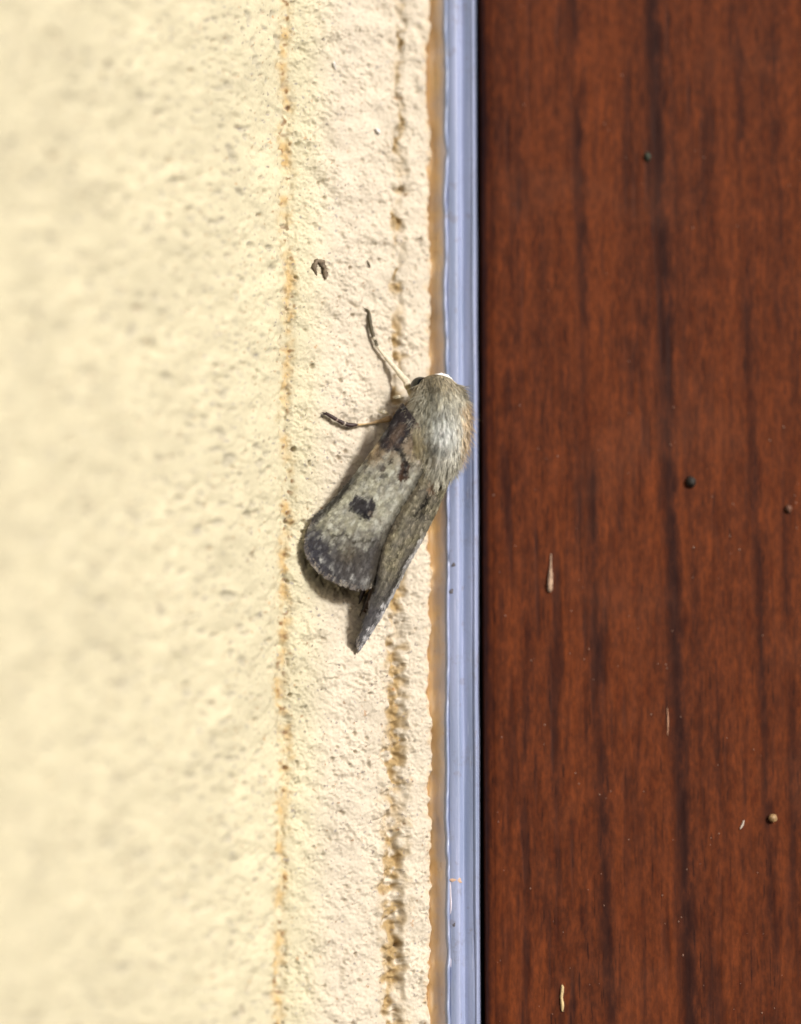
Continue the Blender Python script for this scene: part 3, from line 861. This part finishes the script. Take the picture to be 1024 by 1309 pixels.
# tegula: a brush of long hair over each wing root
for sx, c0, c1 in ((-1, (533, 530), (536, 592)), (1, (577, 530), (568, 588))):
    n = 2200
    a = r.uniform(0, 1, n) ** 0.8; q = r.normal(0, 1, n)
    x = c0[0] + (c1[0] - c0[0]) * a + q * (8.5 - 1.0 * a); y_ = c0[1] + (c1[1] - c0[1]) * a * 0.78 - 2.0 * np.abs(q)
    yy = -4.15 - 0.55 * np.sin(a * 2.6) + 0.16 * q * q + (0.35 if sx > 0 else 0.05)
    P = at(x, y_, yy)
    T = np.array(at(c1[0], c1[1], -4) - at(c0[0], c0[1], -4)); T /= np.linalg.norm(T)
    Nn = np.tile(np.array([0.2 + 0.15 * sx, -0.95, 0.0]), (n, 1)); Nn /= np.linalg.norm(Nn, axis=1, keepdims=True)
    Dr = T + Nn * r.uniform(0.0, 0.22, n)[:, None] + r.normal(0, 0.13, (n, 3))
    ln = r.uniform(0.6, 1.0, n)[:, None]
    cb = fur_colour(P + Dr * ln * 0.6, r)
    Dr, ln, tint = clump(P, Dr, ln, 90, 0.6, r)
    v, f, c = hair_mesh(P, Dr, Nn, ln, r.uniform(0.015, 0.028, n)[:, None], cb * tint, 0.3)
    tag(mesh_np('tegula', v, f, M_FUR, moth, np.clip(c, 0, 0.9), smooth=False), kind='stuff')

# eyes
def ball(name, c, rad, mat, parent, squash=(1, 1, 1), col=None):
    V, F_ = [], []
    nu, nv = 12, 18
    for i in range(nu + 1):
        th = math.pi * i / nu
        for j in range(nv):
            f = 2 * math.pi * j / nv
            V.append((c[0] + rad * squash[0] * math.sin(th) * math.cos(f), c[1] + rad * squash[1] * math.sin(th) * math.sin(f), c[2] + rad * squash[2] * math.cos(th)))
    for i in range(nu):
        for j in range(nv):
            F_.append((i * nv + j, (i + 1) * nv + j, (i + 1) * nv + (j + 1) % nv, i * nv + (j + 1) % nv))
    return mesh_np(name, np.array(V), F_, mat, parent, None if col is None else np.ones((len(V), 3)) * col)
ball('eye', at(538, 493, -2.2), 0.74, M_EYE.m, moth, (1, 1, 0.85))
ball('eye', at(577, 499, -2.2), 0.66, M_EYE.m, moth, (1, 1, 0.85))

# limbs: tapered tubes with bands of colour
def tube(name, pts, mat, parent, ns=10, sub=6, jit=0.0, hairs=0, seed=1, label=None):
    """pts: px, py, y, radius, r,g,b(sRGB)"""
    P = smooth_prof([p[:4] for p in pts], sub)
    ctr = at(P[:, 0], P[:, 1], P[:, 2]); rad = np.clip(P[:, 3], 0.01, None)
    cs = np.repeat(np.array([lin(p[4:7]) for p in pts]), sub, 0)[:len(P)]
    k = len(P) - len(cs)
    if k > 0: cs = np.vstack([cs, np.repeat(cs[-1:], k, 0)])
    T = np.gradient(ctr, axis=0); T /= np.linalg.norm(T, axis=1, keepdims=True)
    a = np.array([0.1, -1.0, 0.05]); S = np.cross(T, a); S /= np.linalg.norm(S, axis=1, keepdims=True); Q = np.cross(S, T)
    rg = np.random.default_rng(seed)
    V, C = [], []
    for i in range(len(P)):
        for j in range(ns):
            an = 2 * math.pi * j / ns
            V.append(ctr[i] + (S[i] * math.cos(an) + Q[i] * math.sin(an)) * rad[i] * (1 + jit * rg.normal()))
            C.append(cs[i] * rg.uniform(0.85, 1.15))
    F_ = []
    for i in range(len(P) - 1):
        for j in range(ns):
            F_.append((i * ns + j, i * ns + (j + 1) % ns, (i + 1) * ns + (j + 1) % ns, (i + 1) * ns + j))
    F_.append(tuple(range(ns - 1, -1, -1))); F_.append(tuple(range((len(P) - 1) * ns, len(P) * ns)))
    V, C = np.array(V), np.array(C)
    if hairs:
        i = rg.integers(0, len(P), hairs); an = rg.uniform(0, 6.283, hairs)
        n_ = S[i] * np.cos(an)[:, None] + Q[i] * np.sin(an)[:, None]
        hp = ctr[i] + n_ * rad[i][:, None] * 0.8
        dr = T[i] + n_ * rg.uniform(0.1, 0.5, hairs)[:, None]
        hv, hf, hc = hair_mesh(hp, dr, n_, rg.uniform(0.12, 0.3, hairs)[:, None], np.full((hairs, 1), 0.014), cs[i] * rg.uniform(0.8, 1.3, hairs)[:, None], 0.2)
        F_ += [tuple(t) for t in (hf + len(V)).tolist()]
        V = np.vstack([V, hv]); C = np.vstack([C, hc])
    o = mesh_np(name, V, F_, mat, parent, np.clip(C, 0, 0.9))
    if label: o['label'] = label
    return o

pale, dk, mid_ = (214, 204, 184), (70, 62, 40), (150, 136, 100)
h = lambda x, e: yw(x) - e
tube('foreleg', [(530, 512, -1.6, 0.24, *mid_), (521, 492, -1.2, 0.25, *pale), (519, 487, -1.05, 0.24, *pale), (508, 474, -0.75, 0.19, *pale), (497, 461, -0.7, 0.155, *pale),
                 (487, 449, -0.85, 0.12, *pale), (482, 442, h(482, .45), 0.12, *dk), (479, 434, h(479, .42), 0.11, *pale), (477.5, 431, h(477, .4), 0.135, *dk), (474.5, 420, h(474, .3), 0.14, *dk),
                 (472.5, 408, h(472, .22), 0.135, *dk), (471, 399, h(471, .18), 0.11, *dk), (467, 394.5, h(467, .12), 0.04, *dk)], M_LEG, moth, jit=0.08, hairs=160, seed=3,
     label='pale foreleg reaching up with dark foot')
tube('foreleg', [(566, 500, -2.0, 0.30, *pale), (556, 486, -2.3, 0.30, 250, 250, 248), (563, 483.5, -2.2, 0.36, 250, 250, 248), (571, 486, -1.9, 0.36, 250, 250, 248), (580, 491.5, -1.5, 0.16, *pale), (588, 506, -0.6, 0.1, *dk), (590, 522, 0.1, 0.1, *dk), (586, 540, 0.3, 0.06, *dk)],
     M_LEG, moth, jit=0.06, hairs=80, seed=4, label='white scaled foreleg tucked by the head')
bk, br = (52, 34, 34), (128, 106, 76)
tube('midleg', [(500, 535, -1.2, 0.26, *br), (483, 539, h(483, .3), 0.12, 158, 134, 98), (468, 542, h(468, .22), 0.055, 190, 164, 122), (456, 543, h(456, .5), 0.10, *bk), (448, 543.5, h(448, .45), 0.17, *bk), (441, 541.8, h(441, .42), 0.13, 190, 180, 168), (439, 541, h(439, .42), 0.16, *bk),
                (431, 537, h(431, .4), 0.12, 150, 132, 124), (429.5, 536, h(429, .4), 0.14, *bk), (422, 531.5, h(422, .36), 0.13, *bk), (417, 529, h(417, .3), 0.10, *bk), (414.5, 528.5, h(414, .26), 0.03, *bk)],
     M_LEG, moth, jit=0.06, hairs=120, seed=5, label='dark banded leg sticking out')
tube('hindleg', [(470, 735, -1.4, 0.16, *br), (466, 750, -1.6, 0.15, 60, 52, 60), (462, 762, h(462, .5), 0.13, 50, 44, 50), (459, 772, h(459, .25), 0.05, 50, 44, 50)], M_LEG, moth, jit=0.05, hairs=30, seed=6)
# antennae folded back along the sides
tube('antenna', [(574, 500, -2.3, 0.11, *br), (588, 540, -1.6, 0.09, 120, 90, 60), (580, 595, -1.5, 0.08, 130, 100, 70), (562, 622, -1.3, 0.075, 130, 100, 70), (553, 645, -1.05, 0.065, 110, 82, 58), (549.5, 662, -0.9, 0.05, 90, 66, 48), (548, 675, -0.8, 0.02, 70, 52, 40)],
     M_LEG, moth, ns=7, label='thin thread antenna past the narrow wing', seed=7)
tube('antenna', [(538, 498, -2.4, 0.11, *br), (516, 520, -1.6, 0.09, *br), (495, 550, -1.7, 0.08, *br), (478, 580, -1.7, 0.06, *br), (462, 606, -1.9, 0.03, *br)], M_LEG, moth, ns=7, seed=8)
# pale knees and tufts low in the shade beside the thorax
tube('hip_tuft', [(497, 530, -1.2, 0.05, 200, 188, 160), (491, 527, -1.5, 0.12, 226, 218, 200), (485, 526, -1.3, 0.03, 226, 218, 200)], M_FUR, moth, jit=0.3, hairs=140, seed=9)
tube('hip_tuft', [(516, 509, -1.5, 0.05, 200, 188, 160), (510, 507.5, -1.8, 0.09, 226, 218, 200), (505, 508, -1.6, 0.03, 226, 218, 200)], M_FUR, moth, jit=0.3, hairs=100, seed=10)
tube('hindleg', [(556, 645, -0.9, 0.1, *br), (548, 658, -0.75, 0.14, 214, 206, 190), (545, 667, -0.6, 0.08, 200, 190, 170), (541, 690, 0.2, 0.05, *br)], M_LEG, moth, jit=0.1, hairs=40, seed=12)

# ------------------------------------------------------------------ small debris
def crumb(name, pts, label, cat, colour, rough=0.7, seed=1, jit=0.12, group=None):
    t = NT(name + '_material')
    p = t.pos(); nn = t.noise(p, 3.0, 3)
    c = lin(colour)
    t.set(Base_Color=t.mix(t.ramp(nn, 0.3, 0.7), c * 0.7, np.clip(c * 1.2, 0, 0.95)), Roughness=rough)
    o = tube(name, [p_ + (128, 128, 128) for p_ in pts], t.m, None, ns=9, sub=5, jit=jit, seed=seed)
    return tag(o, label, cat, group)
crumb('curled_fibre', [(405, 352, h(405, .1), 0.05), (402, 343, h(402, .25), 0.16), (403, 336, h(403, .2), 0.15), (409, 334, h(409, .18), 0.19), (414, 341, h(414, .15), 0.21), (416, 350, h(416, .12), 0.15), (416.5, 357, h(416, .15), 0.06)],
      'dark curled crumb stuck on the plaster above the moth', 'crumb', (118, 104, 86), seed=31, jit=0.3)
crumb('dark_fleck', [(469, 333, h(469, .08), 0.03), (471, 337, h(471, .12), 0.1), (473.5, 342, h(473, .1), 0.03)], 'tiny dark fleck on the plaster right of the curled crumb', 'fleck', (90, 80, 60), seed=32)
crumb('paint_flake', [(426, 77, h(426, .05), 0.04), (427, 82, h(427, .08), 0.11), (429, 89, h(429, .05), 0.05)], 'whitish paint flake on the plaster near the top edge', 'flake', (214, 210, 206), seed=33, jit=0.35)
crumb('paint_flake', [(480, 164, h(480, .05), 0.05), (483, 168, h(483, .1), 0.13), (485, 172, h(485, .05), 0.04)], 'whitish paint flake beside the groove in the plaster', 'flake', (218, 214, 212), seed=34, jit=0.35)
DY = 2.5
crumb('wood_splinter', [(704.5, 708, DY - .05, 0.04), (704, 722, DY - .08, 0.07), (703.5, 738, DY - .1, 0.17), (703, 752, DY - .1, 0.19), (703, 757, DY - .08, 0.08)],
      'pale tapering splinter stuck on the door panel level with the wing tip', 'splinter', (168, 140, 118), seed=35)
crumb('straw_bit', [(718.5, 1259, DY - .05, 0.06), (719, 1264, DY - .08, 0.11), (718, 1275, DY - .08, 0.10), (719, 1284, DY - .08, 0.12), (719, 1293, DY - .06, 0.06)],
      'thin straw coloured bit standing upright at the bottom of the door panel', 'straw', (200, 178, 132), seed=36)
crumb('seed', [(985, 1042, DY - .1, 0.12), (986.5, 1044, DY - .15, 0.28), (989, 1047, DY - .15, 0.3), (991, 1050, DY - .15, 0.16)], 'round tan seed on the lower right of the door panel', 'seed', (160, 130, 92), 0.5, seed=37, jit=0.05)
crumb('white_sliver', [(946, 1060, DY - .05, 0.03), (949, 1055, DY - .06, 0.06), (951, 1049, DY - .05, 0.03)], 'short white slanting sliver left of the tan seed', 'sliver', (226, 214, 200), seed=38)
crumb('dark_speck', [(881, 609, DY - .04, 0.1), (882.5, 613, DY - .1, 0.32), (884, 618, DY - .1, 0.34), (885, 623, DY - .04, 0.12)], 'dark oval speck on the door panel right of the moth', 'speck', (30, 24, 18), seed=39, jit=0.05)
crumb('grey_drop', [(1006, 646, DY - .03, 0.1), (1008, 650, DY - .08, 0.26), (1009, 656, DY - .03, 0.1)], 'dull grey drop at the right edge of the door panel', 'drop', (98, 66, 50), seed=40, jit=0.05)
crumb('dark_speck', [(826, 195, DY - .03, 0.1), (828, 200, DY - .1, 0.24), (828, 206, DY - .03, 0.1)], 'small greenish dark speck high on the door panel', 'speck', (52, 58, 46), seed=41, jit=0.05)
crumb('pale_scratch', [(853, 905, DY - .02, 0.02), (854, 920, DY - .03, 0.045), (853.5, 940, DY - .02, 0.02)], 'hair thin pale scratch line along the dark grain streak', 'scratch', (196, 150, 120), seed=42)
M_GRIME = NT('trim_grime'); M_GRIME.set(Base_Color=lin((92, 90, 98)), Roughness=0.8)
# trim dirt specks
for k, (x, y_, s) in enumerate(((580, 722, .12), (577, 756, .14), (581, 1182, .14), (583, 1170, .1))):
    o = smear(x, y_, 0.49, s * 18, s * 26, M_GRIME.m, 'dirt_speck', trim, 60 + k, 0.05)
# dust too small to count on the panel
r = np.random.default_rng(5)
V, Fc = [], []
nd = 220
for k in range(nd):
    x, y_ = r.uniform(630, 1200), r.uniform(-150, 1450) if r.random() < .5 else r.uniform(550, 1350)
    s = r.uniform(0.02, 0.055); c = at(x, y_, DY - s * 0.5)
    e = r.uniform(0.8, 2.2)
    q = c + np.array([(s, 0, 0), (-s, 0, 0), (0, s * .8, 0), (0, -s * .8, 0), (0, 0, s * e), (0, 0, -s * e)])
    b = len(V); V += list(q)
    for a1, a2 in ((0, 2), (2, 1), (1, 3), (3, 0)):
        Fc += [(b + a1, b + a2, b + 4), (b + a2, b + a1, b + 5)]
MD = NT('dust'); MD.set(Base_Color=lin((160, 128, 110)), Roughness=0.8)
tag(mesh_np('dust', np.array(V), np.array(Fc), MD.m, None), 'fine pale dust scattered over the brown door panel', 'dust', kind='stuff')
